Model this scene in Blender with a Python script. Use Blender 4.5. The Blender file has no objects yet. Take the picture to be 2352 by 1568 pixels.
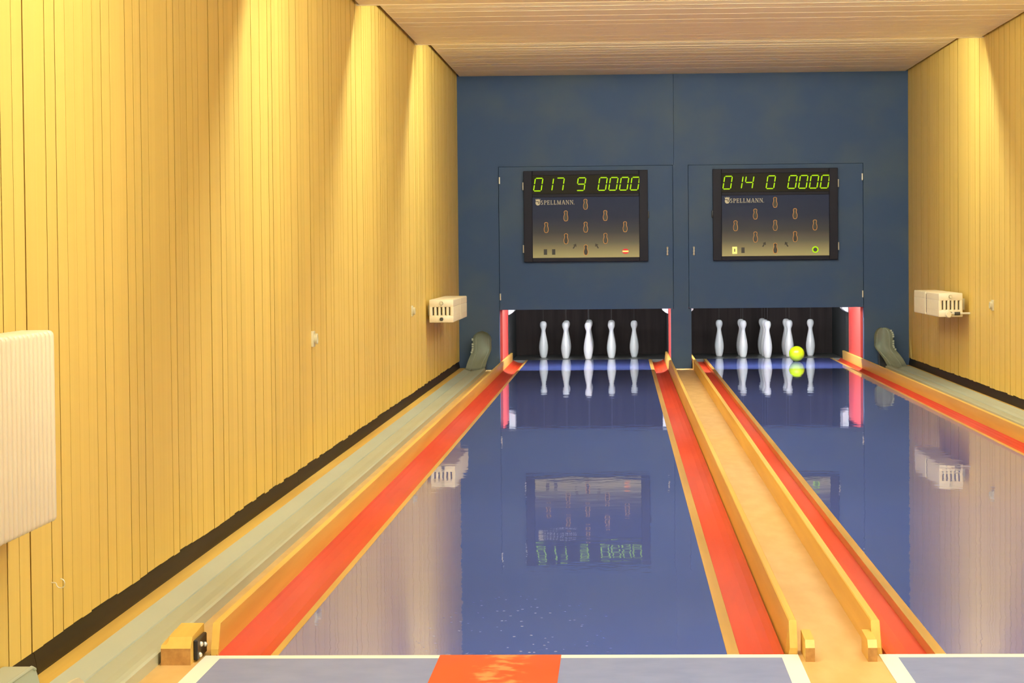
import bpy, bmesh, math, random
from mathutils import Vector, Matrix
random.seed(7)
sc = bpy.context.scene
C = sc.collection

# ------------------------------------------------------------------ camera
F_PX, YAW, PITCH, ROLL, H = 5689.64, 0.04374, 0.03575, -0.0092, 1.148
def cam_axes():
    def w(x, fy, fz):
        c, s = math.cos(PITCH), math.sin(PITCH)
        y, z = c*fy + s*fz, -s*fy + c*fz
        c, s = math.cos(YAW), math.sin(YAW)
        return Vector((c*x - s*y, s*x + c*y, z))
    c, s = math.cos(ROLL), math.sin(ROLL)
    return w(c, 0, s), w(-s, 0, c), w(0, 1, 0)
R_, U_, F_ = cam_axes()
cd = bpy.data.cameras.new('camera'); cam = bpy.data.objects.new('camera', cd); C.objects.link(cam)
cd.sensor_fit = 'HORIZONTAL'; cd.sensor_width = 36.0; cd.lens = F_PX*36.0/2352.0
cd.clip_start = 0.05; cd.clip_end = 100
cam.matrix_world = Matrix(((R_.x, U_.x, -F_.x, 0), (R_.y, U_.y, -F_.y, 0), (R_.z, U_.z, -F_.z, H), (0, 0, 0, 1)))
sc.camera = cam
# ------------------------------------------------------------------ world, light levels, exposure
wd = bpy.data.worlds.new('world'); sc.world = wd; wd.use_nodes = True
wd.node_tree.nodes['Background'].inputs['Color'].default_value = (0.01, 0.01, 0.01, 1)
wd.node_tree.nodes['Background'].inputs['Strength'].default_value = 0.0
TUBE_COL, TUBE_STR = (0.96, 1.0, 0.90), 318.0       # fluorescent tubes behind each ceiling step
PIT_COL, PIT_STR = (0.90, 0.97, 1.0), 320.0         # cool tube over the pins
vs = sc.view_settings
vs.view_transform = 'Standard'; vs.look = 'None'; vs.gamma = 1.0; vs.use_curve_mapping = False; vs.exposure = 0.07

# ------------------------------------------------------------------ measured layout (metres, lane top z = 0)
XL, XR, YB, Y0 = -1.588, 2.824, 24.40, 7.035
PIN_Y = 26.54
LCX, RCX = -0.344, 1.570
LIPS = [(-6.45, 2.06, 2.18), (-2.15, 2.18, 2.30), (2.15, 2.30, 2.42), (6.45, 2.42, 2.54), (10.92, 2.54, 2.657), (15.04, 2.657, 2.777), (19.35, 2.777, 2.885)]
YF = -5.0

# ------------------------------------------------------------------ helpers
def tag(o, label=None, cat=None, group=None, kind=None):
    for k, v in (('label', label), ('category', cat), ('group', group), ('kind', kind)):
        if v: o[k] = v
    return o
def empty(name, loc=(0, 0, 0), rz=0):
    o = bpy.data.objects.new(name, None); C.objects.link(o); o.location = loc; o.rotation_euler.z = rz
    o.empty_display_size = 0.05
    return o
def new_bm(): return bmesh.new()
def box(bm, x0, x1, y0, y1, z0, z1, bev=0, seg=1):
    r = bmesh.ops.create_cube(bm, size=1.0)
    v = r['verts']
    for q in v:
        q.co = Vector((x0 + (q.co.x+.5)*(x1-x0), y0 + (q.co.y+.5)*(y1-y0), z0 + (q.co.z+.5)*(z1-z0)))
    if bev:
        es = list({e for q in v for e in q.link_edges})
        bmesh.ops.bevel(bm, geom=es, offset=bev, segments=seg, affect='EDGES', profile=0.5)
def prism(bm, pts, axis, a, b):
    """polygon pts in the plane across axis, extruded from a to b. axis 'y': pts (x,z); 'x': (y,z); 'z': (x,y)"""
    def mk(p, t):
        return {'y': (p[0], t, p[1]), 'x': (t, p[0], p[1]), 'z': (p[0], p[1], t)}[axis]
    va = [bm.verts.new(mk(p, a)) for p in pts]; vb = [bm.verts.new(mk(p, b)) for p in pts]
    n = len(pts)
    bm.faces.new(va[::-1]); bm.faces.new(vb)
    for i in range(n): bm.faces.new((va[i], va[(i+1) % n], vb[(i+1) % n], vb[i]))
def lathe(bm, prof, seg=32, cx=0, cy=0, cz=0):
    rings = []
    for r, z in prof:
        if r < 1e-6: rings.append([bm.verts.new((cx, cy, cz+z))])
        else: rings.append([bm.verts.new((cx+r*math.cos(2*math.pi*k/seg), cy+r*math.sin(2*math.pi*k/seg), cz+z)) for k in range(seg)])
    for a, b in zip(rings, rings[1:]):
        for k in range(seg):
            k2 = (k+1) % seg
            q = ([a[0]] if len(a) == 1 else [a[k], a[k2]]) + ([b[0]] if len(b) == 1 else [b[k2], b[k]])
            if len(q) > 2: bm.faces.new(q)
def tube(bm, pts, r, seg=10, cap=True):
    pts = [Vector(p) for p in pts]; rings = []; up = Vector((0, 0, 1))
    for i, p in enumerate(pts):
        t = (pts[min(i+1, len(pts)-1)] - pts[max(i-1, 0)]).normalized()
        a = t.cross(up if abs(t.z) < .95 else Vector((1, 0, 0))).normalized(); b = t.cross(a)
        rings.append([bm.verts.new(p + r*(math.cos(2*math.pi*k/seg)*a + math.sin(2*math.pi*k/seg)*b)) for k in range(seg)])
    for A, B in zip(rings, rings[1:]):
        for k in range(seg): bm.faces.new((A[k], A[(k+1) % seg], B[(k+1) % seg], B[k]))
    if cap: bm.faces.new(rings[0]); bm.faces.new(rings[-1][::-1])
def obj(name, bm, mat, parent=None, smooth=False, shift=None):
    bmesh.ops.recalc_face_normals(bm, faces=bm.faces[:])
    if shift is not None: bmesh.ops.translate(bm, verts=bm.verts[:], vec=-Vector(shift))
    me = bpy.data.meshes.new(name); bm.to_mesh(me); bm.free()
    if smooth:
        for p in me.polygons: p.use_smooth = True
        if smooth != 'all':
            try: me.set_sharp_from_angle(angle=math.radians(35))
            except Exception: pass
    o = bpy.data.objects.new(name, me); C.objects.link(o)
    if mat: me.materials.append(mat)
    if parent: o.parent = parent
    return o
def copy_tree(o, parent=None):
    c = o.copy(); C.objects.link(c); c.parent = parent
    for ch in list(o.children): copy_tree(ch, c)
    return c
def bx(name, mat, parent, x0, x1, y0, y1, z0, z1, bev=0, seg=1, shift=None):
    bm = new_bm(); box(bm, x0, x1, y0, y1, z0, z1, bev, seg); return obj(name, bm, mat, parent, shift=shift, smooth=bool(bev and seg > 1))

# ------------------------------------------------------------------ materials
def mat(name, col, rough=0.5, metal=0.0, spec=0.5, emit=None, estr=0.0, coat=0.0):
    m = bpy.data.materials.new(name); m.use_nodes = True
    b = m.node_tree.nodes['Principled BSDF']
    b.inputs['Base Color'].default_value = (*col, 1); b.inputs['Roughness'].default_value = rough
    b.inputs['Metallic'].default_value = metal; b.inputs['Specular IOR Level'].default_value = spec
    b.inputs['Coat Weight'].default_value = coat
    if emit: b.inputs['Emission Color'].default_value = (*emit, 1); b.inputs['Emission Strength'].default_value = estr
    return m
def nodes(m): return m.node_tree.nodes, m.node_tree.links, m.node_tree.nodes['Principled BSDF']
def noise_col(m, c1, c2, scale=(1, 1, 1), freq=6.0, detail=4, lo=.35, hi=.65, rnd=0.0, bump=0.0, bdist=.001, rough=None):
    """procedural colour variation between c1 and c2 in object space, plus an optional value shift per object"""
    n, l, b = nodes(m)
    tc = n.new('ShaderNodeTexCoord'); mp = n.new('ShaderNodeMapping'); mp.inputs['Scale'].default_value = scale
    l.new(tc.outputs['Object'], mp.inputs['Vector'])
    tx = n.new('ShaderNodeTexNoise'); tx.inputs['Scale'].default_value = freq; tx.inputs['Detail'].default_value = detail
    rp = n.new('ShaderNodeValToRGB'); rp.color_ramp.elements[0].position = lo; rp.color_ramp.elements[1].position = hi
    rp.color_ramp.elements[0].color = (*c1, 1); rp.color_ramp.elements[1].color = (*c2, 1)
    l.new(tx.outputs['Fac'], rp.inputs['Fac'])
    out = rp.outputs['Color']
    if rnd:
        oi = n.new('ShaderNodeObjectInfo')
        cb = n.new('ShaderNodeCombineXYZ'); mu = n.new('ShaderNodeMath'); mu.operation = 'MULTIPLY'; mu.inputs[1].default_value = 37.0
        l.new(oi.outputs['Random'], mu.inputs[0]); l.new(mu.outputs[0], cb.inputs['X']); l.new(mu.outputs[0], cb.inputs['Z'])
        ad = n.new('ShaderNodeVectorMath'); l.new(mp.outputs[0], ad.inputs[0]); l.new(cb.outputs[0], ad.inputs[1]); l.new(ad.outputs[0], tx.inputs['Vector'])
        hs = n.new('ShaderNodeHueSaturation'); mr = n.new('ShaderNodeMapRange')
        mr.inputs['To Min'].default_value = 1-rnd; mr.inputs['To Max'].default_value = 1+rnd
        l.new(oi.outputs['Random'], mr.inputs['Value']); l.new(mr.outputs[0], hs.inputs['Value']); l.new(out, hs.inputs['Color']); out = hs.outputs['Color']
    else: l.new(mp.outputs[0], tx.inputs['Vector'])
    l.new(out, b.inputs['Base Color'])
    if bump:
        bp = n.new('ShaderNodeBump'); bp.inputs['Strength'].default_value = bump; bp.inputs['Distance'].default_value = bdist
        l.new(tx.outputs['Fac'], bp.inputs['Height']); l.new(bp.outputs[0], b.inputs['Normal'])
    return m
M = {}
M['plank'] = noise_col(mat('wall_pine', (1, 1, 1), .45, spec=.35), (.82, .575, .135), (.79, .545, .12), (26, 26, .7), 1.0, 4, rnd=.04)
M['backing'] = mat('wall_backing', (.34, .21, .09), .9)
M['ceiling'] = noise_col(mat('ceiling_wood', (1, 1, 1), .5, spec=.3), (.88, .755, .48), (.845, .715, .445), (.5, 22, 5), 1.0, 4)
M['blue_wall'] = noise_col(mat('blue_paint', (1, 1, 1), .55, spec=.3), (.029, .067, .154), (.051, .086, .138), (1, 1, 1.1), 1.3, 5, .44, .66)
M['base'] = noise_col(mat('dark_baseboard', (1, 1, 1), .5, spec=.22), (.014, .007, .004), (.009, .005, .003), (4, .6, 4), 2.0)
M['floor'] = noise_col(mat('tan_linoleum', (1, 1, 1), .42, spec=.4), (.74, .47, .175), (.66, .40, .13), (3, .8, 3), 5.0, 6)
M['wood'] = noise_col(mat('board_beech', (1, 1, 1), .40), (.84, .54, .11), (.72, .42, .075), (14, .5, 14), 1.0, 5)
M['wood_end'] = noise_col(mat('board_end_grain', (1, 1, 1), .6), (.62, .34, .10), (.46, .23, .06), (40, 40, 40), 1.0)
M['strip'] = noise_col(mat('lane_edge_wood', (1, 1, 1), .30), (.66, .39, .095), (.50, .28, .06), (12, .6, 12), 1.0, 5)
M['gutter'] = noise_col(mat('red_gutter', (1, 1, 1), .45, spec=.3), (.58, .045, .011), (.66, .062, .018), (3, .4, 3), 2.0, 5)
M['metal_grey'] = noise_col(mat('grey_green_enamel', (1, 1, 1), .35), (.47, .52, .40), (.43, .47, .36), (2, .5, 2), 2.0)
M['cream'] = mat('cream_enamel', (.80, .69, .46), .35)
M['cream2'] = mat('ivory_plastic', (.64, .57, .35), .4)
M['white'] = mat('white_line', (.90, .86, .70), .45)
M['white_part'] = mat('white_bracket', (.62, .64, .62), .4)
M['black'] = mat('black_plastic', (.012, .012, .013), .4)
M['chrome'] = mat('bright_metal', (.82, .78, .66), .30, .45)
M['red_panel'] = mat('red_pad', (.78, .075, .055), .45)
M['pit_grey'] = noise_col(mat('pit_side', (1, 1, 1), .8), (.030, .034, .030), (.020, .023, .021), (2, 2, .4), 3.0)
M['curtain'] = noise_col(mat('pit_curtain', (1, 1, 1), .95, spec=.1), (.055, .042, .038), (.038, .030, .028), (8, 1, .6), 2.0)
M['deck'] = mat('pin_plate', (.10, .105, .095), .35)
M['pin'] = mat('pin_white', (.86, .88, .87), .25)
M['string'] = mat('pin_string', (.16, .16, .16), .8)
M['ball'] = mat('lime_ball', (.43, .60, .005), .30)
M['housing'] = mat('scoreboard_housing', (.011, .010, .019), .5, spec=.15)
M['numwin'] = mat('number_window', (.014, .011, .004), .5, spec=.12)
M['led_green'] = mat('led_green', (.02, .03, 0), .6, spec=.1, emit=(.50, .86, .004), estr=.92)
M['led_red'] = mat('led_red', (.3, 0, 0), .5, emit=(.85, .02, .02), estr=.55)
M['led_warm'] = mat('led_warm', (.3, .2, 0), .5, emit=(1.0, .85, .20), estr=1.1)
M['print_orange'] = mat('print_orange', (.80, .36, .07), .6)
M['sym_dark'] = mat('symbol_dark', (.018, .014, .004), .5)
M['print_cream'] = mat('print_cream', (.62, .56, .40), .6)
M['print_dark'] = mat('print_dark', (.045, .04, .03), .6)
M['tube'] = mat('tube_glow', (.9, .9, .9), .4, emit=TUBE_COL, estr=TUBE_STR)
M['pit_tube'] = mat('pit_tube_glow', (.9, .9, .9), .4, emit=PIT_COL, estr=PIT_STR)
M['batten'] = mat('batten_white', (.8, .8, .78), .5)
M['plaster'] = mat('plaster', (.66, .52, .30), .8)

def lane_mat():
    m = mat('lane_blue', (.108, .150, .475), .022, spec=.85)
    n, l, b = nodes(m)
    tc = n.new('ShaderNodeTexCoord')
    # scuff specks from ball set-down near the start of the lane: wear with its own shape
    vo = n.new('ShaderNodeTexVoronoi'); vo.inputs['Scale'].default_value = 38.0
    mp = n.new('ShaderNodeMapping'); mp.inputs['Scale'].default_value = (1, .45, 1); l.new(tc.outputs['Object'], mp.inputs['Vector']); l.new(mp.outputs[0], vo.inputs['Vector'])
    lt = n.new('ShaderNodeMath'); lt.operation = 'LESS_THAN'; lt.inputs[1].default_value = .17; l.new(vo.outputs['Distance'], lt.inputs[0])
    ds = n.new('ShaderNodeVectorMath'); ds.operation = 'DISTANCE'
    mp2 = n.new('ShaderNodeMapping'); mp2.inputs['Scale'].default_value = (1, .26, 1); l.new(tc.outputs['Object'], mp2.inputs['Vector'])
    ds.inputs[1].default_value = (0.02, .08, 0); l.new(mp2.outputs[0], ds.inputs[0])
    mr = n.new('ShaderNodeMapRange'); mr.inputs['From Min'].default_value = .05; mr.inputs['From Max'].default_value = .36; mr.inputs['To Min'].default_value = .75; mr.inputs['To Max'].default_value = 0
    l.new(ds.outputs['Value'], mr.inputs['Value'])
    nz = n.new('ShaderNodeTexNoise'); nz.inputs['Scale'].default_value = 14; l.new(tc.outputs['Object'], nz.inputs['Vector'])
    gt = n.new('ShaderNodeMath'); gt.operation = 'GREATER_THAN'; gt.inputs[1].default_value = .50; l.new(nz.outputs['Fac'], gt.inputs[0])
    m1 = n.new('ShaderNodeMath'); m1.operation = 'MULTIPLY'; l.new(lt.outputs[0], m1.inputs[0]); l.new(mr.outputs[0], m1.inputs[1])
    m2 = n.new('ShaderNodeMath'); m2.operation = 'MULTIPLY'; l.new(m1.outputs[0], m2.inputs[0]); l.new(gt.outputs[0], m2.inputs[1])
    mx = n.new('ShaderNodeMix'); mx.data_type = 'RGBA'; mx.inputs['A'].default_value = (.108, .150, .475, 1); mx.inputs['B'].default_value = (.62, .60, .62, 1)
    l.new(m2.outputs[0], mx.inputs['Factor']); l.new(mx.outputs['Result'], b.inputs['Base Color'])
    # slight unevenness of the poured surface
    mp3 = n.new('ShaderNodeMapping'); mp3.inputs['Scale'].default_value = (2.8, 2.4, 1); l.new(tc.outputs['Object'], mp3.inputs['Vector'])
    n3 = n.new('ShaderNodeTexNoise'); n3.inputs['Scale'].default_value = 1.6; n3.inputs['Detail'].default_value = 3; l.new(mp3.outputs[0], n3.inputs['Vector'])
    bp = n.new('ShaderNodeBump'); bp.inputs['Strength'].default_value = 1.0; bp.inputs['Distance'].default_value = .0006
    l.new(n3.outputs['Fac'], bp.inputs['Height']); l.new(bp.outputs[0], b.inputs['Normal'])
    return m
M['lane'] = lane_mat()
M['pad'] = noise_col(mat('approach_blue_grey', (1, 1, 1), .42), (.19, .24, .43), (.23, .28, .47), (1, 1, 1), 9.0, 6)
def pad_red():
    m = mat('approach_orange_red', (.72, .078, .011), .42)
    n, l, b = nodes(m); tc = n.new('ShaderNodeTexCoord')
    nz = n.new('ShaderNodeTexNoise'); nz.inputs['Scale'].default_value = 17; nz.inputs['Detail'].default_value = 4
    l.new(tc.outputs['Object'], nz.inputs['Vector'])
    sp = n.new('ShaderNodeSeparateXYZ'); l.new(tc.outputs['Object'], sp.inputs[0])
    ab = n.new('ShaderNodeMath'); ab.operation = 'ABSOLUTE'; l.new(sp.outputs['X'], ab.inputs[0])
    mr = n.new('ShaderNodeMapRange'); mr.inputs['From Min'].default_value = .02; mr.inputs['From Max'].default_value = .16; mr.inputs['To Min'].default_value = .10; mr.inputs['To Max'].default_value = -.25
    l.new(ab.outputs[0], mr.inputs['Value'])
    ad = n.new('ShaderNodeMath'); ad.operation = 'ADD'; l.new(nz.outputs['Fac'], ad.inputs[0]); l.new(mr.outputs[0], ad.inputs[1])
    rp = n.new('ShaderNodeValToRGB'); rp.color_ramp.elements[0].position = .54; rp.color_ramp.elements[1].position = .66
    rp.color_ramp.elements[0].color = (.72, .078, .011, 1); rp.color_ramp.elements[1].color = (.80, .26, .07, 1)
    l.new(ad.outputs[0], rp.inputs['Fac']); l.new(rp.outputs['Color'], b.inputs['Base Color'])
    return m
M['pad_red'] = pad_red()
def screen_mat():                                # printed board: slate blue at the top fading to khaki (a print)
    m = mat('scoreboard_print', (1, 1, 1), .55, spec=.15)
    n, l, b = nodes(m); tc = n.new('ShaderNodeTexCoord'); sp = n.new('ShaderNodeSeparateXYZ'); l.new(tc.outputs['Generated'], sp.inputs[0])
    rp = n.new('ShaderNodeValToRGB'); e = rp.color_ramp.elements
    e[0].position = 0.0; e[0].color = (.50, .46, .24, 1); e[1].position = 1.0; e[1].color = (.022, .032, .078, 1)
    for p, c in ((.10, (.37, .34, .185)), (.25, (.16, .15, .115)), (.42, (.066, .066, .074)), (.66, (.028, .036, .072))):
        q = e.new(p); q.color = (*c, 1)
    l.new(sp.outputs['Z'], rp.inputs['Fac']); l.new(rp.outputs['Color'], b.inputs['Base Color'])
    return m
M['screen'] = screen_mat()

# ------------------------------------------------------------------ floor
bm = new_bm()
box(bm, XL-.05, XR+.05, YF, Y0, -.12, -.003)                       # approach floor
box(bm, XL-.05, XR+.05, Y0, YB+3.6, -.16, -.06)                    # slab under the lanes
box(bm, .497, .712, Y0, YB, -.06, -.003)                           # flat strip between the lanes
box(bm, XL-.05, -1.19, Y0, YB, -.06, -.003); box(bm, 2.433, XR+.05, Y0, YB, -.06, -.003)
tag(obj('floor', bm, M['floor']), 'tan linoleum floor running up between the two lanes', 'floor', kind='structure')
bx_ = bx('trim_1', M['wood'], None, XL-.02, -1.513, 4.0, YB, -.003, .016); tag(bx_, 'narrow wooden strip between dark skirting and ball return beside the ribbed radiator', 'trim', kind='structure')
bx_ = bx('trim_2', M['wood'], None, 2.778, XR+.02, 4.0, YB, -.003, .016); tag(bx_, 'narrow wooden strip along the wall with the radiator valve', 'trim', kind='structure')

# ------------------------------------------------------------------ side walls with vertical boards
def side_wall(name, X, sgn, label, singles, y_start=YF):
    root = empty(name, (X, 10, 0)); tag(root, label, 'wall', kind='structure')
    bx('wall_backing', M['backing'], root, *(sorted((X-sgn*.012, X-sgn*.06))), YF, YB+.05, -.05, 3.05, shift=root.location)
    pitch = .1252; y = 7.325 - pitch*math.ceil((7.325-y_start)/pitch)
    rnd = random.Random(11 if sgn > 0 else 5); runs = {}
    while y < YB - .01:
        g = rnd.choice((.0015, .0025, .003, .004, .005, .006, .008, .010)); w = pitch
        if rnd.random() < .14: g = .0006
        y1 = min(y + w - g, YB)
        zb = .088 + rnd.uniform(-.005, .004); dx = rnd.uniform(-.0012, .0012)
        pts = [(X+sgn*dx, y), (X+sgn*dx, y1), (X-sgn*.014, y1), (X-sgn*.014, y+.016)]    # back-bevelled near edge
        one = singles[0] <= y < singles[1]
        if one: bmx = new_bm()
        else:
            key = 0 if y < singles[0] else 1
            bmx = runs.setdefault(key, new_bm())
        prism(bmx, pts, 'z', zb, 3.02)
        if one: obj('plank', bmx, M['plank'], root, shift=root.location)
        y += w
    for k, b in runs.items():
        o = obj('plank_run', b, M['plank'], root, shift=root.location); o['kind'] = 'stuff'
    return root
side_wall('wall_left', XL, 1, 'yellow pine board wall with the large ribbed radiator hung on it', (5.0, 13.2))
side_wall('wall_right', XR, -1, 'yellow pine board wall where the small radiator has a valve and pipe', (16.8, 20.2))
# dark skirting, in lengths
def baseboard(name, X, sgn, cuts, label):
    root = empty(name, (X, 10, 0)); tag(root, label, 'baseboard', kind='structure')
    pr = [(X-sgn*.010, .0), (X+sgn*.002, .0), (X+sgn*.003, .022), (X-sgn*.001, .046), (X-sgn*.004, .060), (X-sgn*.008, .078), (X-sgn*.0105, .10), (X-sgn*.0115, .10)]
    for a, b in zip(cuts, cuts[1:]):
        bm = new_bm(); prism(bm, pr, 'y', a+.0015, b-.0015); obj('skirting_length', bm, M['base'], root, shift=root.location)
baseboard('baseboard_left', XL, 1, (YF, 1.2, 6.62, 12.1, 17.9, YB), 'dark brown skirting under the board wall with the large ribbed radiator')
baseboard('baseboard_right', XR, -1, (YF, 2.0, 8.0, 14.0, 19.95, YB), 'dark brown skirting under the board wall with the radiator valve')
# wall behind the viewer
tag(bx('wall_front', M['plaster'], None, XL-.06, XR+.06, YF-.1, YF, -.12, 3.05), 'plain plaster wall at the start of the approach', 'wall', kind='structure')

# ------------------------------------------------------------------ stepped ceiling
ceil = empty('ceiling', (0.6, 10, 2.8)); tag(ceil, 'pale wooden ceiling stepping up towards the blue wall', 'ceiling', kind='structure')
edges = [(YF, None)] + [(l[0], l) for l in LIPS if l[0] > YF] + [(YB+.05, None)]
zs = [2.18] + [l[2] for l in LIPS if l[0] > YF]
zs = zs[:len(edges)-1]
for i in range(len(edges)-1):
    ya, yb, z = edges[i][0], edges[i+1][0], zs[i]
    bm = new_bm(); y = ya; rnd = random.Random(40+i)
    while y < yb-.002:
        y1 = min(y+.0955, yb)
        zz = z + rnd.uniform(0, .0012)
        box(bm, XL+.026, XR-.026, y, y1-(.003 if y1 < yb else 0), zz, zz+.014); y = y1
    o = obj('ceiling_boards', bm, M['ceiling'], ceil, shift=ceil.location); o['kind'] = 'stuff'
    bx('panel_backing', M['backing'], ceil, XL+.03, XR-.03, ya, yb, z+.015, z+.022, shift=ceil.location)
    if edges[i+1][1]:
        bx('step_fascia', M['ceiling'], ceil, XL+.004, XR-.004, yb-.018, yb, z-.004, edges[i+1][1][2]+.03, shift=ceil.location)
# fluorescent tubes hidden behind every step
def tube_lamp(x, y, z, L, mt, label, group, off=''):
    r = empty('tube_lamp'+off, (x, y, z))
    bm = new_bm(); tube(bm, [(-L/2, 0, 0), (L/2, 0, 0)], .013, 12); obj('tube'+off, bm, mt, r, True)
    bm = new_bm(); box(bm, -L/2, L/2, -.02, .02, .016, .046); obj('batten', bm, M['batten'], r)
    for s in (-1, 1): bx('holder', M['batten'], r, *sorted((s*L/2, s*(L/2+.012))), -.015, .015, -.015, .046)
    tag(r, label, 'lamp', group); return r
for (yl, z0, z1) in LIPS:
    if yl < 0: continue                                  # the lit steps the photograph shows, and the next one over the approach
    for cx in (LCX, RCX):
        tube_lamp(cx, yl+.058, z0+.047, 1.50, M['tube'], 'fluorescent tube tucked behind a step of the wooden ceiling', 'tubes behind the ceiling steps', '' if yl > 13 else '_offscreen')

# ------------------------------------------------------------------ blue back wall with the two machine doors
wb = empty('wall_back', (.62, YB, 0)); tag(wb, 'dark blue painted wall around the two pin openings', 'wall', kind='structure')
T = .10
def bwp(name, x0, x1, z0, z1, y0=YB, y1=YB+T): return bx(name, M['blue_wall'], wb, x0, x1, y0, y1, z0, z1, shift=wb.location)
bwp('wall_panel', XL-.02, .5358, 1.9945, 3.02); bwp('wall_panel', .5382, XR+.02, 1.9945, 3.02)
bwp('wall_pier', XL-.02, -1.1885, -.06, 1.9945)
bwp('wall_pier', .5275, .6745, .583, 1.9945); bwp('wall_pier', .499, .700, -.06, .583)
bwp('wall_pier', 2.3865, XR+.02, -.06, 1.9945)
bx('light_stop_sheet', M['blue_wall'], wb, XL, XR, YB+T, YB+T+.01, .60, 3.0, shift=wb.location)  # unseen sheet added to stop pit light leaking through the door gaps
def door(name, x0, x1, hx, sx, label):
    """hx: x of hinge edge, sx: +1 when the hinges are on the low-x edge"""
    r = empty(name, ((x0+x1)/2, YB, .584)); tag(r, label, 'door', kind='structure')
    bx('door_panel', M['blue_wall'], r, x0, x1, YB+.001, YB+T-.02, .586, 1.992, .002, 1, shift=r.location)
    for z in (.715, 1.86):
        bm = new_bm(); tube(bm, [(hx, YB-.006, z-.033), (hx, YB-.006, z+.033)], .007, 10); obj('hinge', bm, M['chrome'], r, True, shift=r.location)
    hxx = (x1-.055) if sx > 0 else (x0+.050)
    h = [(hxx, YB, 1.112), (hxx, YB-.022, 1.118), (hxx, YB-.026, 1.15), (hxx, YB-.022, 1.182), (hxx, YB, 1.188)]
    bm = new_bm(); tube(bm, h, .0095, 8); obj('handle', bm, M['chrome'], r, True, shift=r.location)
    return r
door('door_1', -1.185, .524, -1.178, 1, 'blue machine door carrying the scoreboard that reads 017 9 0000')
door('door_2', .678, 2.383, 2.376, -1, 'blue machine door carrying the scoreboard that reads 014 0 0000')

# ------------------------------------------------------------------ lanes
def lane(cx, xl, xr, sl, sr, gl, gr, label):
    """xl,xr: blue surface; sl,sr: outer edges of the edge strips; gl,gr: (floor_x, top_inner_x, top_outer_x, top_z) of the gutter boards"""
    r = empty('bowling_lane', (cx, Y0, 0)); tag(r, label, 'bowling lane', 'the two ninepin lanes')
    S = r.location; y1 = 26.45
    bx('playing_surface', M['lane'], r, xl, xr, Y0+.001, y1, -.045, 0.0, shift=S)
    bx('edge_strip', M['strip'], r, min(xl, sl), max(xl, sl), Y0+.001, y1, -.045, .0015, .001, 1, shift=S)
    bx('edge_strip', M['strip'], r, min(xr, sr), max(xr, sr), Y0+.001, y1, -.045, .0015, .001, 1, shift=S)
    for s_in, g in ((sl, gl), (sr, gr)):
        (f0, f1), (i0, i1), (o0, o1), tz = g; y2 = 26.2
        d = 1 if f0 > s_in else -1
        def prof(fx):                                                # dished bed rising towards the outer board
            w = fx-s_in
            return [(s_in, -.030), (s_in+.38*w, -.030), (s_in+.62*w, -.024), (s_in+.82*w, -.014), (s_in+.94*w, -.004), (fx, .003), (fx, -.055), (s_in, -.055)]
        def loft(sections):
            bm = new_bm(); rs = [[bm.verts.new((x, y, z)) for x, z in q] for y, q in sections]; n = len(rs[0])
            for A, B in zip(rs, rs[1:]):
                for k in range(n): bm.faces.new((A[k], A[(k+1) % n], B[(k+1) % n], B[k]))
            bm.faces.new(rs[0]); bm.faces.new(rs[-1][::-1]); return bm
        # shallow gutter bed with a low fillet against the outer board
        obj('gutter', loft([(Y0+.001, prof(f0)), (YB-.05, prof(f1)), (y1, prof(f1))]), M['gutter'], r, shift=S)
        # board with a chamfered front end
        sec = lambda f, i, o, z: [(f, -.055), (i, z), (o, z), (o, -.055)]
        bm = loft([(Y0+.002, sec(f0, i0, o0, .018)), (Y0+.045, sec(f0, i0, o0, tz)), (YB-.05, sec(f1, i1, o1, tz)), (y2, sec(f1, i1, o1, tz))])
        es = [e for e in bm.edges if all(abs(v.co.z-tz) < 1e-5 for v in e.verts) and abs(e.verts[0].co.y-e.verts[1].co.y) > 1e-2]
        bmesh.ops.bevel(bm, geom=es, offset=.003, segments=1, affect='EDGES')
        obj('gutter_board', bm, M['wood'], r, shift=S)
    bx('pin_plate', M['deck'], r, -1.16 if cx < 0 else .70, .49 if cx < 0 else 2.36, y1+.001, 27.8, -.05, 0.0, shift=S)
    return r
lane(LCX, -.987, .297, -1.010, .332, ((-1.166, -1.143), (-1.160, -1.140), (-1.182, -1.1625), .090), ((.458, .458), (.475, .475), (.497, .497), .092), 'glossy blue lane with red gutters and nine standing pins, no ball')
lane(RCX, .917, 2.226, .886, 2.250, ((.746, .746), (.733, .733), (.708, .708), .092), ((2.392, 2.340), (2.385, 2.335), (2.410, 2.3585), .090), 'glossy blue lane with red gutters where the lime ball rolls towards the pins')

# approach pads
def pad(x0, x1, cx, label):
    r = empty('approach_pad', (cx, Y0, -.003)); tag(r, label, 'floor mat', 'blue approach pads before the lanes')
    S = r.location; w = .049; ye = 1.2
    bx('pad_surface', M['pad'], r, x0+w, x1-w, ye, Y0-.0525, -.003, .0, shift=S)
    bx('border_line', M['white'], r, x0, x0+w, ye, Y0, -.003, .0004, shift=S)
    bx('border_line', M['white'], r, x1-w, x1, ye, Y0, -.003, .0004, shift=S)
    bx('border_line', M['white'], r, x0+w, cx-.1735, Y0-.0525, Y0, -.003, .0004, shift=S)
    bx('border_line', M['white'], r, cx+.1735, x1-w, Y0-.0525, Y0, -.003, .0004, shift=S)
    bx('centre_strip', M['pad_red'], r, cx-.1735, cx+.1735, ye, Y0, -.003, .0010, shift=S)
pad(-1.197, .498, -.3485, 'blue grey approach pad with a scuffed orange centre strip before the lane without the ball')
pad(.726, 2.42, 1.573, 'blue grey approach pad with white border before the lane with the lime ball')

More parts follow.
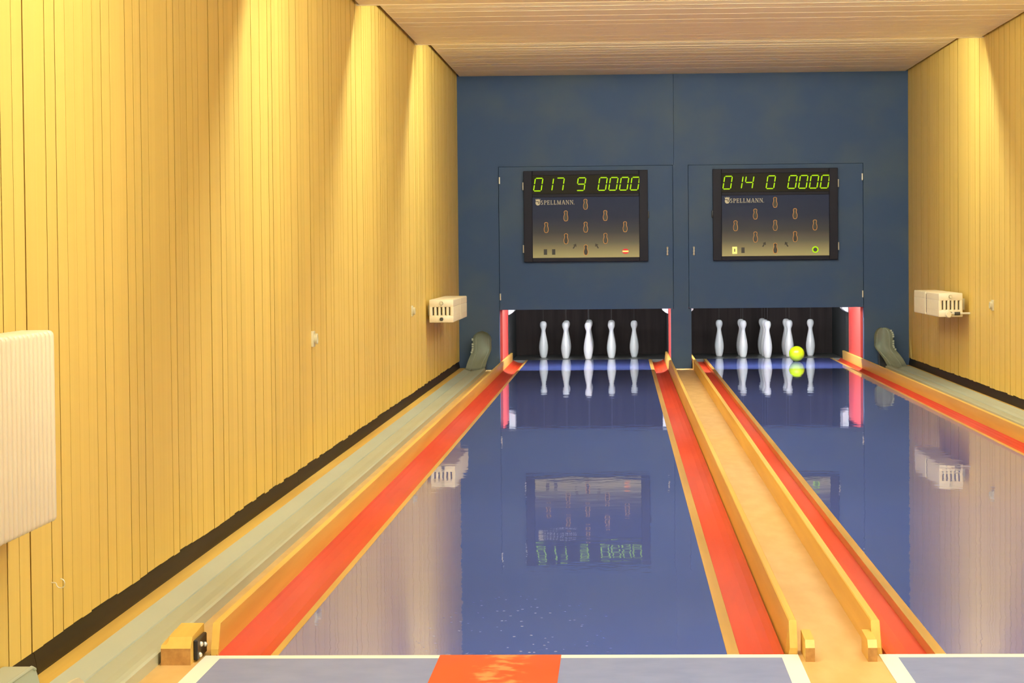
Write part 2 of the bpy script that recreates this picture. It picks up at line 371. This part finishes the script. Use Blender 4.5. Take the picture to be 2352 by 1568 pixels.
# ------------------------------------------------------------------ pin pits
def pit(x0, x1, side, label):
    tag(bx('pit_curtain', M['curtain'], None, x0-.06, x1+.06, 27.8, 27.84, -.05, 1.6), 'dark curtain behind the pins, ' + label, 'curtain', 'dark curtains behind the pins')
    for s, x, n in ((-1, x0, 'outer' if x0 < 0 else 'inner'), (1, x1, 'inner' if x0 < 0 else 'outer')):
        w = empty('wall_pit_%s_%s' % (side, n), (x, 26, 0)); tag(w, 'dark grey side wall of the pin pit, ' + label + (', pillar side' if n == 'inner' else ', far from pillar'), 'wall', kind='structure')
        bx('lower_sheet', M['pit_grey'], w, *sorted((x+s*.004, x+s*.05)), 26.10, 27.79, -.05, 1.6, shift=w.location)
    tag(bx('ceiling_pit_' + side, M['curtain'], None, x0-.06, x1+.06, YB+T+.012, 27.8, 1.6, 1.64), 'dark roof over the pin pit, ' + label, 'ceiling', kind='structure')
pit(-1.164, .499, 'left', 'lane without the ball')
pit(.700, 2.361, 'right', 'lane with the lime ball')
def red_panel(x, s, label):
    r = empty('side_panel', (x, YB+.02, 0)); S = r.location
    bm = new_bm(); prism(bm, [(x+s*.001, -.02), (x+s*.001, .60), (x+s*.045, .60), (x+s*.045, -.02)], 'y', YB+T+.002 if False else YB+.10, 25.75)
    obj('pad', bm, M['red_panel'], r, shift=S)
    bm = new_bm(); tube(bm, [(x+s*.021, 25.745, -.02), (x+s*.021, 25.745, .60)], .020, 14); obj('front_roll', bm, M['red_panel'], r, True, shift=S)
    bm = new_bm(); prism(bm, [(x-s*.0, .78), (x-s*.060, .78), (x-s*.060, .540), (x-s*.030, .515), (x, .500)], 'y', 25.79, 26.08); obj('bracket', bm, M['white_part'], r, shift=S)
    tag(r, label, 'panel', 'red padded panels at the sides of the pin openings')
red_panel(-1.164, -1, 'red padded side panel of the pin opening away from the pillar, lane without the ball')
red_panel(.499, 1, 'thin sliver of red side panel on the pillar side, lane without the ball')
red_panel(.700, -1, 'red side panel on the pillar side of the opening with the lime ball')
red_panel(2.361, 1, 'red padded side panel of the pin opening with the lime ball, away from the pillar')
for cx in (LCX, RCX):
    tl = tube_lamp(cx, YB+.25, .80, 1.40, M['pit_tube'], 'cool white fluorescent tube hidden above the pin opening', 'tubes above the pin openings')
    for dx in (-.45, .45):
        bm = new_bm(); tube(bm, [(dx, 0, .04), (dx, 0, .803)], .006, 8); obj('hanger', bm, M['batten'], tl, True)

# ------------------------------------------------------------------ pins
PP = [(0, 0), (.026, 0), (.0305, .004), (.036, .018), (.0435, .050), (.0485, .085), (.0500, .110), (.0485, .140), (.0430, .180), (.0355, .220), (.0282, .255), (.0232, .283), (.0222, .297), (.0245, .312), (.0315, .328), (.0368, .345), (.0382, .360), (.0360, .377), (.0290, .391), (.0180, .3985), (.006, .400), (0, .400)]
bm = new_bm(); lathe(bm, PP, 32); pin_body = obj('body', bm, M['pin'], None, 'all')
bm = new_bm(); tube(bm, [(0, 0, .398), (0, 0, 1.6)], .0009, 6); pin_string = obj('string', bm, M['string'], None)
ROW = [(0, 0, 'at the front point of the diamond'), (-1, 1, None), (1, 1, None), (-2, 2, None), (0, 2, 'in the exact centre of the diamond'), (2, 2, None), (-1, 3, None), (1, 3, None), (0, 4, 'at the rear point of the diamond')]
rown = {1: 'second row', 2: 'widest row', 3: 'fourth row'}
first = True
for cx, lane_name, pillar in ((LCX, 'lane without the ball', 1), (RCX, 'lane with the lime ball', -1)):
    for c, rw, txt in ROW:
        if not txt: txt = 'in the %s, %s' % (rown[rw], 'pillar side' if c*pillar > 0 else 'far from pillar')
        a = .2475
        r = empty('ninepin', (cx + c*a, PIN_Y + rw*a, 0))
        b = pin_body if first else pin_body.copy(); s = pin_string if first else pin_string.copy()
        if not first: C.objects.link(b); C.objects.link(s)
        b.parent = r; s.parent = r; first = False
        tag(r, 'white string pin %s, %s' % (txt, lane_name), 'bowling pin', 'nine pins on the ' + lane_name)
bm = new_bm(); bmesh.ops.create_uvsphere(bm, u_segments=48, v_segments=24, radius=.080)
o = obj('bowling_ball', bm, M['ball'], None, 'all'); o.location = (1.818, 25.66, .080)
tag(o, 'lime yellow bowling ball rolling on the glossy blue lane before the pins', 'bowling ball')

# ------------------------------------------------------------------ scoreboards
SEG = {'0': 'abcdef', '1': 'bc', '4': 'fgbc', '7': 'abc', '9': 'abcdfg'}
def digit_bm(ch, w=.074, h=.124, t=.0105, sl=.16):
    bm = new_bm(); g = .0035
    def q(pts): prism(bm, [(x + z*sl, z) for x, z in pts], 'y', -.003, .001)
    def hbar(z, l=0): q([(g, z), (g+t/2, z-t/2), (w-g-t/2, z-t/2), (w-g, z), (w-g-t/2, z+t/2), (g+t/2, z+t/2)])
    def vbar(x, z0, z1): q([(x, z0+g), (x+t/2, z0+g+t/2), (x+t/2, z1-g-t/2), (x, z1-g), (x-t/2, z1-g-t/2), (x-t/2, z0+g+t/2)])
    for s in SEG[ch]:
        if s == 'a': hbar(h)
        if s == 'd': hbar(0)
        if s == 'g': hbar(h/2)
        if s == 'b': vbar(w, h/2, h)
        if s == 'c': vbar(w, 0, h/2)
        if s == 'e': vbar(0, 0, h/2)
        if s == 'f': vbar(0, h/2, h)
    return bm
def pin_outline(sc_=1.0, n=14):
    prof = [(.0, 0), (.010, .001), (.0145, .008), (.0185, .026), (.0175, .040), (.0125, .056), (.0105, .066), (.0125, .076), (.0145, .084), (.0125, .091), (.006, .0945)]
    return [(x, z) for x, z in prof] + [(-x, z) for x, z in prof[:0:-1]]
def ring_bm(pts, grow, y0, y1):
    """outline band: polygon grown outwards minus the polygon itself"""
    bm = new_bm(); n = len(pts); cx = sum(p[0] for p in pts)/n; cz = .046
    out = []
    for i in range(n):
        a = Vector(pts[i-1]); b = Vector(pts[(i+1) % n]); t = (b-a).normalized(); nn = Vector((t.y, -t.x))
        out.append((pts[i][0]+nn.x*grow, pts[i][1]+nn.y*grow))
    A = [bm.verts.new((p[0], y0, p[1])) for p in pts]; B = [bm.verts.new((p[0], y0, p[1])) for p in out]
    D = [bm.verts.new((p[0], y1, p[1])) for p in out]
    for i in range(n):
        j = (i+1) % n; bm.faces.new((A[i], A[j], B[j], B[i])); bm.faces.new((B[i], B[j], D[j], D[i]))
    return bm
GL = {  # serif capitals as filled boxes / slanted bars in a 1 x 1 cell (x, z)
 'P': (.62, [('b', .10, .0, .24, 1), ('b', .0, .0, .36, .07), ('b', .0, .93, .34, 1), ('arc', .30, .73, .30, .235, -90, 90, .11)]),
 'E': (.66, [('b', .10, .0, .24, 1), ('b', .0, .0, .60, .08), ('b', .0, .92, .58, 1), ('b', .24, .47, .46, .55), ('b', .53, .0, .60, .24), ('b', .51, .76, .58, 1), ('b', .42, .38, .48, .64)]),
 'L': (.64, [('b', .10, .0, .24, 1), ('b', .0, .0, .58, .08), ('b', .0, .93, .34, 1), ('b', .52, .0, .60, .26)]),
 'M': (.96, [('b', .08, .0, .15, 1), ('b', .72, .0, .86, 1), ('s', .08, 1, .42, 0, .14), ('s', .74, 1, .42, 0, .08), ('b', .0, .0, .24, .07), ('b', .64, .0, .94, .07), ('b', .0, .93, .2, 1), ('b', .72, .93, .94, 1)]),
 'A': (.82, [('s', .34, 1, .06, 0, .07), ('s', .36, 1, .66, 0, .14), ('b', .18, .30, .56, .38), ('b', .0, .0, .24, .07), ('b', .50, .0, .80, .07)]),
 'N': (.84, [('b', .10, .0, .17, 1), ('b', .64, .0, .71, 1), ('s', .10, 1, .64, 0, .14), ('b', .0, .0, .28, .07), ('b', .54, .93, .82, 1), ('b', .0, .93, .2, 1)]),
 'S': (.62, [('arc', .28, .74, .20, .22, 20, 270, .11), ('arc', .28, .26, .22, .24, -160, 90, .11)]),
}
def glyph(bm, ch, x, z, s, y):
    adv, parts = GL[ch]
    for p in parts:
        if p[0] == 'b': prism(bm, [(x+p[1]*s, z+p[2]*s), (x+p[3]*s, z+p[2]*s), (x+p[3]*s, z+p[4]*s), (x+p[1]*s, z+p[4]*s)], 'y', y, y+.001)
        elif p[0] == 's':
            _, xa, za, xb, zb, w = p
            prism(bm, [(x+(xa)*s, z+za*s), (x+(xa+w)*s, z+za*s), (x+(xb+w)*s, z+zb*s), (x+xb*s, z+zb*s)], 'y', y, y+.001)
        else:
            _, cx, cz, rx, rz, a0, a1, w = p; n = 12; o_, i_ = [], []
            for k in range(n+1):
                a = math.radians(a0+(a1-a0)*k/n)
                o_.append((x+(cx+rx*math.cos(a)+.04*math.cos(a))*s, z+(cz+(rz+.03)*math.sin(a))*s)); i_.append((x+(cx+(rx-w)*math.cos(a))*s, z+(cz+(rz-.05)*math.sin(a))*s))
            for k in range(n): prism(bm, [o_[k], o_[k+1], i_[k+1], i_[k]], 'y', y, y+.001)
    return adv*s
def scoreboard(cx, text, hinge_side, lit, label):
    yb = YB; z0, z1 = 1.055, 1.949; w = 1.218; x0 = cx-w/2; x1 = cx+w/2
    r = empty('scoreboard', (cx, yb, z0)); tag(r, label, 'scoreboard', 'electronic scoreboards on the machine doors'); S = r.location
    d = .055; yf = yb-d
    bx('housing', M['housing'], r, x0, x1, yf+.012, yb+.001, z0, z1, .004, 2, shift=S)
    bx('frame_post', M['housing'], r, x0, x0+.084, yf, yf+.0125, z0, z1, .003, 1, shift=S)
    bx('frame_post', M['housing'], r, x1-.084, x1, yf, yf+.0125, z0, z1, .003, 1, shift=S)
    bx('frame_rail', M['housing'], r, x0+.0855, x1-.0855, yf+.001, yf+.0125, z0, z0+.040, .003, 1, shift=S)
    bx('frame_rail', M['housing'], r, x0+.0855, x1-.0855, yf+.001, yf+.0125, z1-.044, z1, .003, 1, shift=S)
    bx('frame_rail', M['housing'], r, x0+.0855, x1-.0855, yf+.001, yf+.0125, 1.690, 1.722, .003, 1, shift=S)
    bx('number_window', M['numwin'], r, x0+.0855, x1-.0855, yf+.006, yf+.0125, 1.7225, z1-.0445, shift=S)
    sx0, sx1, sz0, sz1 = x0+.086, x1-.086, z0+.0405, 1.6895
    scr = bx('display_board', M['screen'], r, sx0, sx1, yf+.005, yf+.0125, sz0, sz1, shift=S)
    # eight seven-segment digits on a ten cell grid
    pitch = .1053; gx = sx0 + .010
    cells = [0, 1, 2, 4, 6, 7, 8, 9]
    for ch, k in zip(text, cells):
        o = obj('digit', digit_bm(ch), M['led_green'], r); o.location = Vector((gx+k*pitch+.002, yf+.0045, 1.753)) - S
    # nine pin symbols
    pts = pin_outline()
    px, pz = .1935, .1120
    for c, rw in ((0, 0), (-1, 1), (1, 1), (-2, 2), (0, 2), (2, 2), (-1, 3), (1, 3), (0, 4)):
        loc = Vector((cx - .0025 + c*px, yf+.004, 1.570 - rw*pz)) - S
        bm = new_bm(); prism(bm, pts, 'y', -.0006, .001); o = obj('pin_symbol', bm, M['sym_dark'], r); o.location = loc
        q = obj('outline', ring_bm(pts, .0045, -.0012, .001), M['print_orange'], o)
    # arrows (printed)
    for s in (1, -1):
        ar = [(-.026, -.006), (.004, -.006), (.004, -.019), (.030, 0), (.004, .019), (.004, .006), (-.026, .006)]
        a = math.radians(58 if s > 0 else 122); ca, sa = math.cos(a), math.sin(a)
        bm = new_bm(); prism(bm, [(x*ca - z*sa, x*sa + z*ca) for x, z in ar], 'y', -.0005, .001)
        o = obj('arrow', bm, M['print_dark'], r); o.location = Vector((cx - .0025 - s*.110, yf+.0045, 1.207)) - S
    # two window lamps and the round lamp
    for k, xx in enumerate((-.397, -.316)):
        wv, hv = .016, .027
        on = (lit == 'green' and k == 0)
        if on:
            bm = new_bm()
            for q in ((-.023, .023, .016, .034), (-.023, .023, -.034, -.016), (-.023, -.008, -.016, .016), (.008, .023, -.016, .016)):
                box(bm, q[0], q[1], -.003, .001, q[2], q[3])
            o = obj('lamp_window', bm, M['led_warm'], r)
        else:
            bm = new_bm(); box(bm, -wv, wv, -.002, .001, -hv, hv); o = obj('lamp_window', bm, M['sym_dark'], r)
        o.location = Vector((cx + xx - .002, yf+.0045, 1.153)) - S
    bm = new_bm(); n = 28
    if lit == 'red':
        prism(bm, [(.033*math.cos(2*math.pi*k/n), .026*math.sin(2*math.pi*k/n)) for k in range(n)], 'y', -.0015, .001)
        o = obj('signal_lamp', bm, M['led_red'], r)
        bm = new_bm(); box(bm, -.029, .029, -.0035, -.001, -.0065, .0065); obj('bar', bm, M['led_warm'], o)
    else:
        A = [[(rr*math.cos(2*math.pi*k/n), rr*math.sin(2*math.pi*k/n)) for k in range(n)] for rr in (.032, .020)]
        for k in range(n): prism(bm, [A[0][k], A[0][(k+1) % n], A[1][(k+1) % n], A[1][k]], 'y', -.0025, .001)
        o = obj('signal_lamp', bm, M['led_green'], r)
        bm = new_bm(); prism(bm, A[1], 'y', -.001, .001); obj('lamp_centre', bm, M['sym_dark'], o)
    o.location = Vector((cx + .387, yf+.0045, 1.153)) - S
    # maker's emblem and name (printed)
    ex, ez = sx0+.054, 1.640
    bm = new_bm()
    prism(bm, [(-.020, .012), (-.025, .036), (-.014, .024), (-.009, .038), (0, .026), (.009, .038), (.014, .024), (.025, .036), (.020, .012)], 'y', -.001, .001)
    prism(bm, [(-.021, .011), (.021, .011), (.024, -.006), (.019, -.020), (.008, -.029), (-.008, -.029), (-.019, -.020), (-.024, -.006)], 'y', -.001, .001)
    em = obj('emblem', bm, M['print_cream'], r); em.location = Vector((ex, yf+.0045, ez)) - S
    bm = new_bm(); prism(bm, [(-.021, .013), (.002, .010), (.018, .002), (.020, -.003), (.004, .002), (-.020, .007)], 'y', -.0016, .001)
    prism(bm, [(.004, -.002), (.016, -.006), (.014, -.013), (.003, -.012)], 'y', -.0016, .001); obj('swirl', bm, M['print_dark'], em)
    bm = new_bm(); s = .042; widths = sum(GL[c][0]*s for c in 'SPELLMANN'); gap = (.322-widths)/8; x = 0.0
    for ch in 'SPELLMANN': x += glyph(bm, ch, x, 0, s, -.0008) + gap
    n = 8; A = [[(x+.001+rr*math.cos(2*math.pi*k/n), .003+rr*math.sin(2*math.pi*k/n)) for k in range(n)] for rr in (.004, .0022)]
    for k in range(n): prism(bm, [A[0][k], A[0][(k+1) % n], A[1][(k+1) % n], A[1][k]], 'y', -.0008, .0002)
    o = obj('maker_name', bm, M['print_cream'], r); o.location = Vector((ex+.027, yf+.0045, 1.6175)) - S
    # hinges on one side, lock on the other
    hx = x0-.005 if hinge_side < 0 else x1+.005
    for z in (1.80, 1.185):
        bm = new_bm(); tube(bm, [(hx, yf+.02, z-.038), (hx, yf+.02, z+.038)], .008, 10); obj('hinge', bm, M['chrome'], r, True, shift=S)
    lx = x1 if hinge_side < 0 else x0; s = 1 if hinge_side < 0 else -1
    bx('lock', M['black'], r, *sorted((lx-s*.004, lx+s*.012)), yf+.008, yf+.05, 1.475, 1.545, .004, 2, shift=S)
    return r
scoreboard(-.3295, '01790000', -1, 'red', 'dark scoreboard with green digits 017 9 0000 and a red no-entry lamp')
scoreboard(1.5245, '01400000', 1, 'green', 'dark scoreboard with green digits 014 0 0000 and a lit green ring')

# ------------------------------------------------------------------ ball returns
def ball_return(s, lip, groove, outer, chx, curl, label):
    """s=+1: lip lies at higher x (return along wall_left). lip/groove/outer: x of the channel profile, chx: centre x of the chute at the wall"""
    r = empty('ball_return', ((lip+outer)/2, 12, 0)); tag(r, label, 'ball return', 'enamelled ball return channels along the side walls'); S = r.location
    yA, yT = 4.6, 23.95
    d = s
    prof = [(lip, -.003), (lip, .029), (lip-d*.010, .031), (lip-d*.030, .029), (lip-d*.034, .023), (lip-d*.075, .015), (groove+d*.004, .009), (groove, .004), (groove-d*.004, .009), (groove-d*.03, .016), (outer+d*.006, .025), (outer, .027), (outer, -.003)]
    bm = new_bm(); prism(bm, prof, 'y', yA, yT); obj('channel', bm, M['metal_grey'], r, shift=S)
    # chute sweeping up the blue wall
    path = []; cx0 = (lip+outer)/2; R = .20
    for k in range(5): path.append((yT-.06+.06*k/4*1.0, .012, 0.0))
    for k in range(1, 13):
        a = math.pi/2*.96*k/12; path.append((yT+R*math.sin(a)*1.55, .012+R*(1-math.cos(a))*1.05, a))
    yl, zl, al = path[-1]; ztop = .385; top_r = .088; zs0 = ztop-top_r
    for k in range(1, 5): path.append((yl, zl+(zs0-zl)*k/4, al))
    for k in range(1, 15):
        if curl:                                                     # the half pipe bends over into a hood
            be = math.radians(82)*k/14; rr = top_r
            path.append((yl-rr+rr*math.cos(be), zs0+rr*math.sin(be), al+be))
        else:                                                        # rounded head leaning back to the wall
            th = math.pi/2*k/14.4
            path.append((yl+.020*(1-math.cos(th)), zs0+top_r*math.sin(th), al-.35*(1-math.cos(th))))
    N = len(path); m = 13; Wc = .094; rings = []
    for i, (y, z, a) in enumerate(path):
        f = min(1, max(0, (z-.012)/.20)); f = f*f*(3-2*f)
        cx = cx0 + (chx-cx0)*f
        hw = Wc*(1.0 - .02*f); u = max(0, (z-(ztop-top_r))/top_r)
        if u > 0 and not curl: hw *= max(.06, math.sqrt(max(0.0, 1-min(u, 1)**2)))
        dep = .016 + .062*f
        nrm = Vector((0, -math.sin(a), math.cos(a)))
        ring = []
        for k in range(m):
            t = -1+2*k/(m-1)
            ph = t*(.55+.85*f); sx = math.sin(ph)/math.sin(.55+.85*f)
            e = (1-math.cos(ph))/(1-math.cos(.55+.85*f))*dep*(hw/Wc)
            ring.append(Vector((cx+sx*hw, y, z)) + nrm*(e - (.003 if k == 6 else 0)))
        rings.append(ring)
    bm = new_bm(); V = [[bm.verts.new(p) for p in q] for q in rings]
    for A, B in zip(V, V[1:]):
        for k in range(m-1): bm.faces.new((A[k], A[k+1], B[k+1], B[k]))
    bmesh.ops.solidify(bm, geom=bm.faces[:], thickness=.006)
    ch = obj('chute', bm, M['metal_grey'], r, True, shift=S)
    # notched flange on the outer edge of the chute
    k = 0 if s > 0 else m-1
    for i in range(14, 27):
        if i > 18 and i % 2: continue
        p = rings[i][k]; bm = new_bm()
        box(bm, p.x-.009, p.x+.009, p.y-.004, p.y+.030, p.z-.008, p.z+.008); obj('flange_tab', bm, M['metal_grey'], r, shift=S)
    for t_ in (3, 9):
        bm = new_bm(); tube(bm, [q[t_] for q in rings[:N-6]], .0022, 6); obj('seam', bm, M['metal_grey'], r, True, shift=S)
    # bearer that carries the chute on the wall
    bm = new_bm(); prism(bm, [(YB+.006, .0), (YB+.006, .24), (path[17][0]+.012, .235), (path[15][0]+.014, .13), (path[12][0]+.014, .05), (path[10][0]+.02, .0)], 'x', chx-.035, chx+.035)
    obj('bearer', bm, M['black'], r, shift=S)
    return r
ball_return(1, -1.308, -1.444, -1.511, -1.352, True, 'grey green ball return channel beside the wall with the large ribbed radiator')
ball_return(-1, 2.548, 2.672, 2.776, 2.556, False, 'grey green ball return channel under the radiator with the valve')

# near end of the return: rounded grey cover against the wall and a guide flap in the channel
r = empty('return_cover', (-1.54, 5.7, .016)); tag(r, 'grey enamelled cover with rounded corner over the near end of the ball return', 'cover'); S = r.location
bm = new_bm(); prism(bm, [(4.8, .016), (4.8, .104), (6.225, .104), (6.25, .101), (6.272, .092), (6.290, .076), (6.345, .016)], 'x', -1.582, -1.508); obj('cover_shell', bm, M['metal_grey'], r, shift=S)
bm = new_bm(); tube(bm, [(-1.509, 4.8, .101), (-1.509, 6.235, .101), (-1.509, 6.268, .091)], .005, 8); obj('rolled_edge', bm, M['metal_grey'], r, True, shift=S)
r = empty('guide_flap', (-1.345, 5.95, .02)); tag(r, 'thin curved enamelled guide flap standing in the near end of the ball return', 'flap'); S = r.location
bm = new_bm(); prism(bm, [(5.2, .012), (5.2, .118), (5.93, .118), (6.02, .112), (6.07, .095), (6.11, .060), (6.13, .012)], 'x', -1.345, -1.339); obj('flap_sheet', bm, M['cream2'], r, shift=S)
bx('flap_foot', M['cream2'], r, -1.350, -1.334, 5.2, 6.13, .010, .026, shift=S)

# ------------------------------------------------------------------ wooden blocks at the lane start
def stop_block(x0, x1, label):
    bm = new_bm(); prism(bm, [(6.924, -.003), (6.924, .036), (6.945, .056), (7.11, .060), (7.11, -.003)], 'x', x0, x1)
    bm.faces.ensure_lookup_table(); front = min(bm.faces, key=lambda f: f.calc_center_median().y); front.material_index = 1
    r = obj('stop_block', bm, M['wood'], None); r.data.materials.append(M['wood_end']); tag(r, label, 'wooden block', 'small wooden stop blocks between the lanes')
stop_block(.511, .537, 'small chamfered wooden block by the gutter board of the lane without the ball')
stop_block(.685, .711, 'small chamfered wooden block by the gutter board of the lane with the ball')
r = empty('sensor_block', (-1.255, 7.0, 0)); tag(r, 'squat wooden block with a black screwed fitting beside the ball return', 'wooden block'); S = r.location
bm = new_bm(); prism(bm, [(6.887, -.003), (6.887, .044), (6.925, .072), (7.12, .082), (7.12, -.003)], 'x', -1.299, -1.215)
es = [e for e in bm.edges if all(v.co.x < -1.298 and v.co.z > .06 for v in e.verts)]
bmesh.ops.bevel(bm, geom=es, offset=.018, segments=3, affect='EDGES'); front = min(bm.faces, key=lambda f: f.calc_center_median().y); front.material_index = 1; obj('block', bm, M['wood'], r, shift=S).data.materials.append(M['wood_end'])
ft = bx('fitting', M['black'], r, -1.2155, -1.203, 6.935, 7.095, .002, .060, .003, 1, shift=S)
for (y, z) in ((6.985, .042), (7.055, .030), (6.965, .014)):
    bm = new_bm(); bmesh.ops.create_uvsphere(bm, u_segments=12, v_segments=8, radius=.0075)
    q = obj('screw', bm, M['chrome'], ft, 'all'); q.location = Vector((-1.202, y, z)) - S

# ------------------------------------------------------------------ radiators
r = empty('radiator', (-1.51, 5.9, .465)); tag(r, 'large cream ribbed column radiator hanging on the yellow board wall', 'radiator'); S = r.location
first = None
for k in range(22):
    y = 6.345 - k*.0455
    if first is None:
        bm = new_bm(); box(bm, -.049, .049, -.0205, .0205, 0, .495, .014, 3)
        sec = obj('rib', bm, M['cream'], r, True); first = sec
    else: sec = first.copy(); C.objects.link(sec)
    sec.parent = r; sec.location = Vector((-1.509, y-.021, .465)) - S
bx('web', M['cream'], r, -1.545, -1.472, 5.36, 6.34, .50, .93, shift=S)
for y in (5.6, 6.2): bx('wall_bracket', M['cream2'], r, XL-.004, -1.52, y-.012, y+.012, .55, .85, shift=S)
def small_radiator(x0, x1, y0, y1, z0, z1, wall_x, valve, label):
    r = empty('radiator', ((x0+x1)/2, y0, z0)); tag(r, label, 'radiator', 'small cream column radiators near the blue wall'); S = r.location
    W = x1-x0
    def section(bm, y):
        box(bm, x0, x1, y, y+.040, z1-.062, z1, .008, 2); box(bm, x0, x1, y, y+.040, z0, z0+.060, .008, 2)
        cw = W/6*.66
        for k in range(6):
            xc = x0 + W*(k+.5)/6
            xa, xb = xc-cw/2, xc+cw/2
            if k == 0: xa = x0
            if k == 5: xb = x1
            box(bm, xa, xb, y, y+.040, z0+.05, z1-.055, .006, 1)
    bm = new_bm(); section(bm, y0); obj('end_section', bm, M['cream'], r, True, shift=S)
    bm = new_bm(); y = y0+.0455; ymid = (y0+y1)/2
    while y < y1:
        if abs(y-ymid) > .03: section(bm, y)
        y += .0455
    o = obj('section_row', bm, M['cream'], r, shift=S); o['kind'] = 'stuff'
    bx('dark_strip', M['print_dark'], r, x0+.004, x1-.004, ymid-.010, ymid+.030, z0+.02, z1-.02, shift=S)  # dark strip set in the gap between the two groups of sections
    for dz in (.028, W):
        zz = z0+dz if dz < .1 else z1-.030
        bm = new_bm(); tube(bm, [((x0+x1)/2, y0-.012, zz), ((x0+x1)/2, y0+.01, zz)], .013, 14); obj('plug', bm, M['print_dark'] if dz < .1 else M['cream2'], r, True, shift=S)
        bm = new_bm(); tube(bm, [((x0+x1)/2, y0, zz), ((x0+x1)/2, y1-.01, zz)], .016, 10); obj('header_pipe', bm, M['cream'], r, True, shift=S)
    sx = -1 if wall_x < x0 else 1
    for y in (y0+.30, y1-.30):
        bx('wall_bracket', M['cream2'], r, *sorted((wall_x+sx*.004, (x0 if sx < 0 else x1)-sx*.03)), y-.012, y+.012, z0+.05, z1-.05, shift=S)
    if valve:
        xv = x0+W*.48
        bm = new_bm(); lathe(bm, [(0, 0), (.021, 0), (.026, .008), (.026, .040), (.020, .052), (0, .054)], 16); 
        v = obj('valve', bm, M['cream'], r, True); v.rotation_euler.x = math.pi/2; v.location = Vector((xv-.018, y0-.012, z0+.020)) - S
        bm = new_bm(); tube(bm, [(xv, y0-.03, z0+.028), (x1+.005, y0-.03, z0+.030), (wall_x+.004, y0-.03, z0+.030)], .008, 8); obj('supply_pipe', bm, M['chrome'], r, True, shift=S)
        bm = new_bm(); tube(bm, [(xv+.03, y0-.03, z0+.028), (xv+.075, y0-.03, z0+.029)], .014, 8); obj('union_nut', bm, M['print_dark'], r, True, shift=S)
    return r
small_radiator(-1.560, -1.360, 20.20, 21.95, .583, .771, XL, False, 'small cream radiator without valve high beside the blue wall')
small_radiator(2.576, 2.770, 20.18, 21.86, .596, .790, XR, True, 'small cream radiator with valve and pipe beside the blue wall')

# ------------------------------------------------------------------ wall sockets and hook
def socket(x, y, z, sgn, label):
    r = empty('wall_socket', (x, y, z)); S = r.location
    bx('plate', M['cream2'], r, *sorted((x-sgn*.003, x+sgn*.011)), y-.041, y+.041, z-.041, z+.041, .004, 2, shift=S)
    bm = new_bm(); lathe(bm, [(.027, 0), (.029, .016), (.026, .019), (.022, .019), (.021, .004), (0, .004)], 20)
    o = obj('socket_ring', bm, M['cream2'], r, True); o.rotation_euler.y = sgn*math.pi/2; o.location = (sgn*.009, 0, 0)
    tag(r, label, 'wall socket', 'cream sockets on the board walls')
socket(XL, 12.72, .714, 1, 'cream wall socket halfway along the wall with the large ribbed radiator')
socket(XL, 18.82, .712, 1, 'cream wall socket just before the small radiator without valve')
socket(XR, 18.91, .718, -1, 'cream wall socket just before the radiator with valve')
bm = new_bm()
pts = [(XL-.004, 6.81, .242), (XL+.010, 6.81, .242)]
for k in range(13):
    a = math.radians(180 + 270*k/12); pts.append((XL+.025+.012*math.cos(a), 6.81, .240+.013*math.sin(a)))
tube(bm, pts, .0016, 8); tag(obj('wire_hook', bm, M['chrome'], None, True), 'small bent wire hook screwed into the board wall below the ribbed radiator', 'hook')
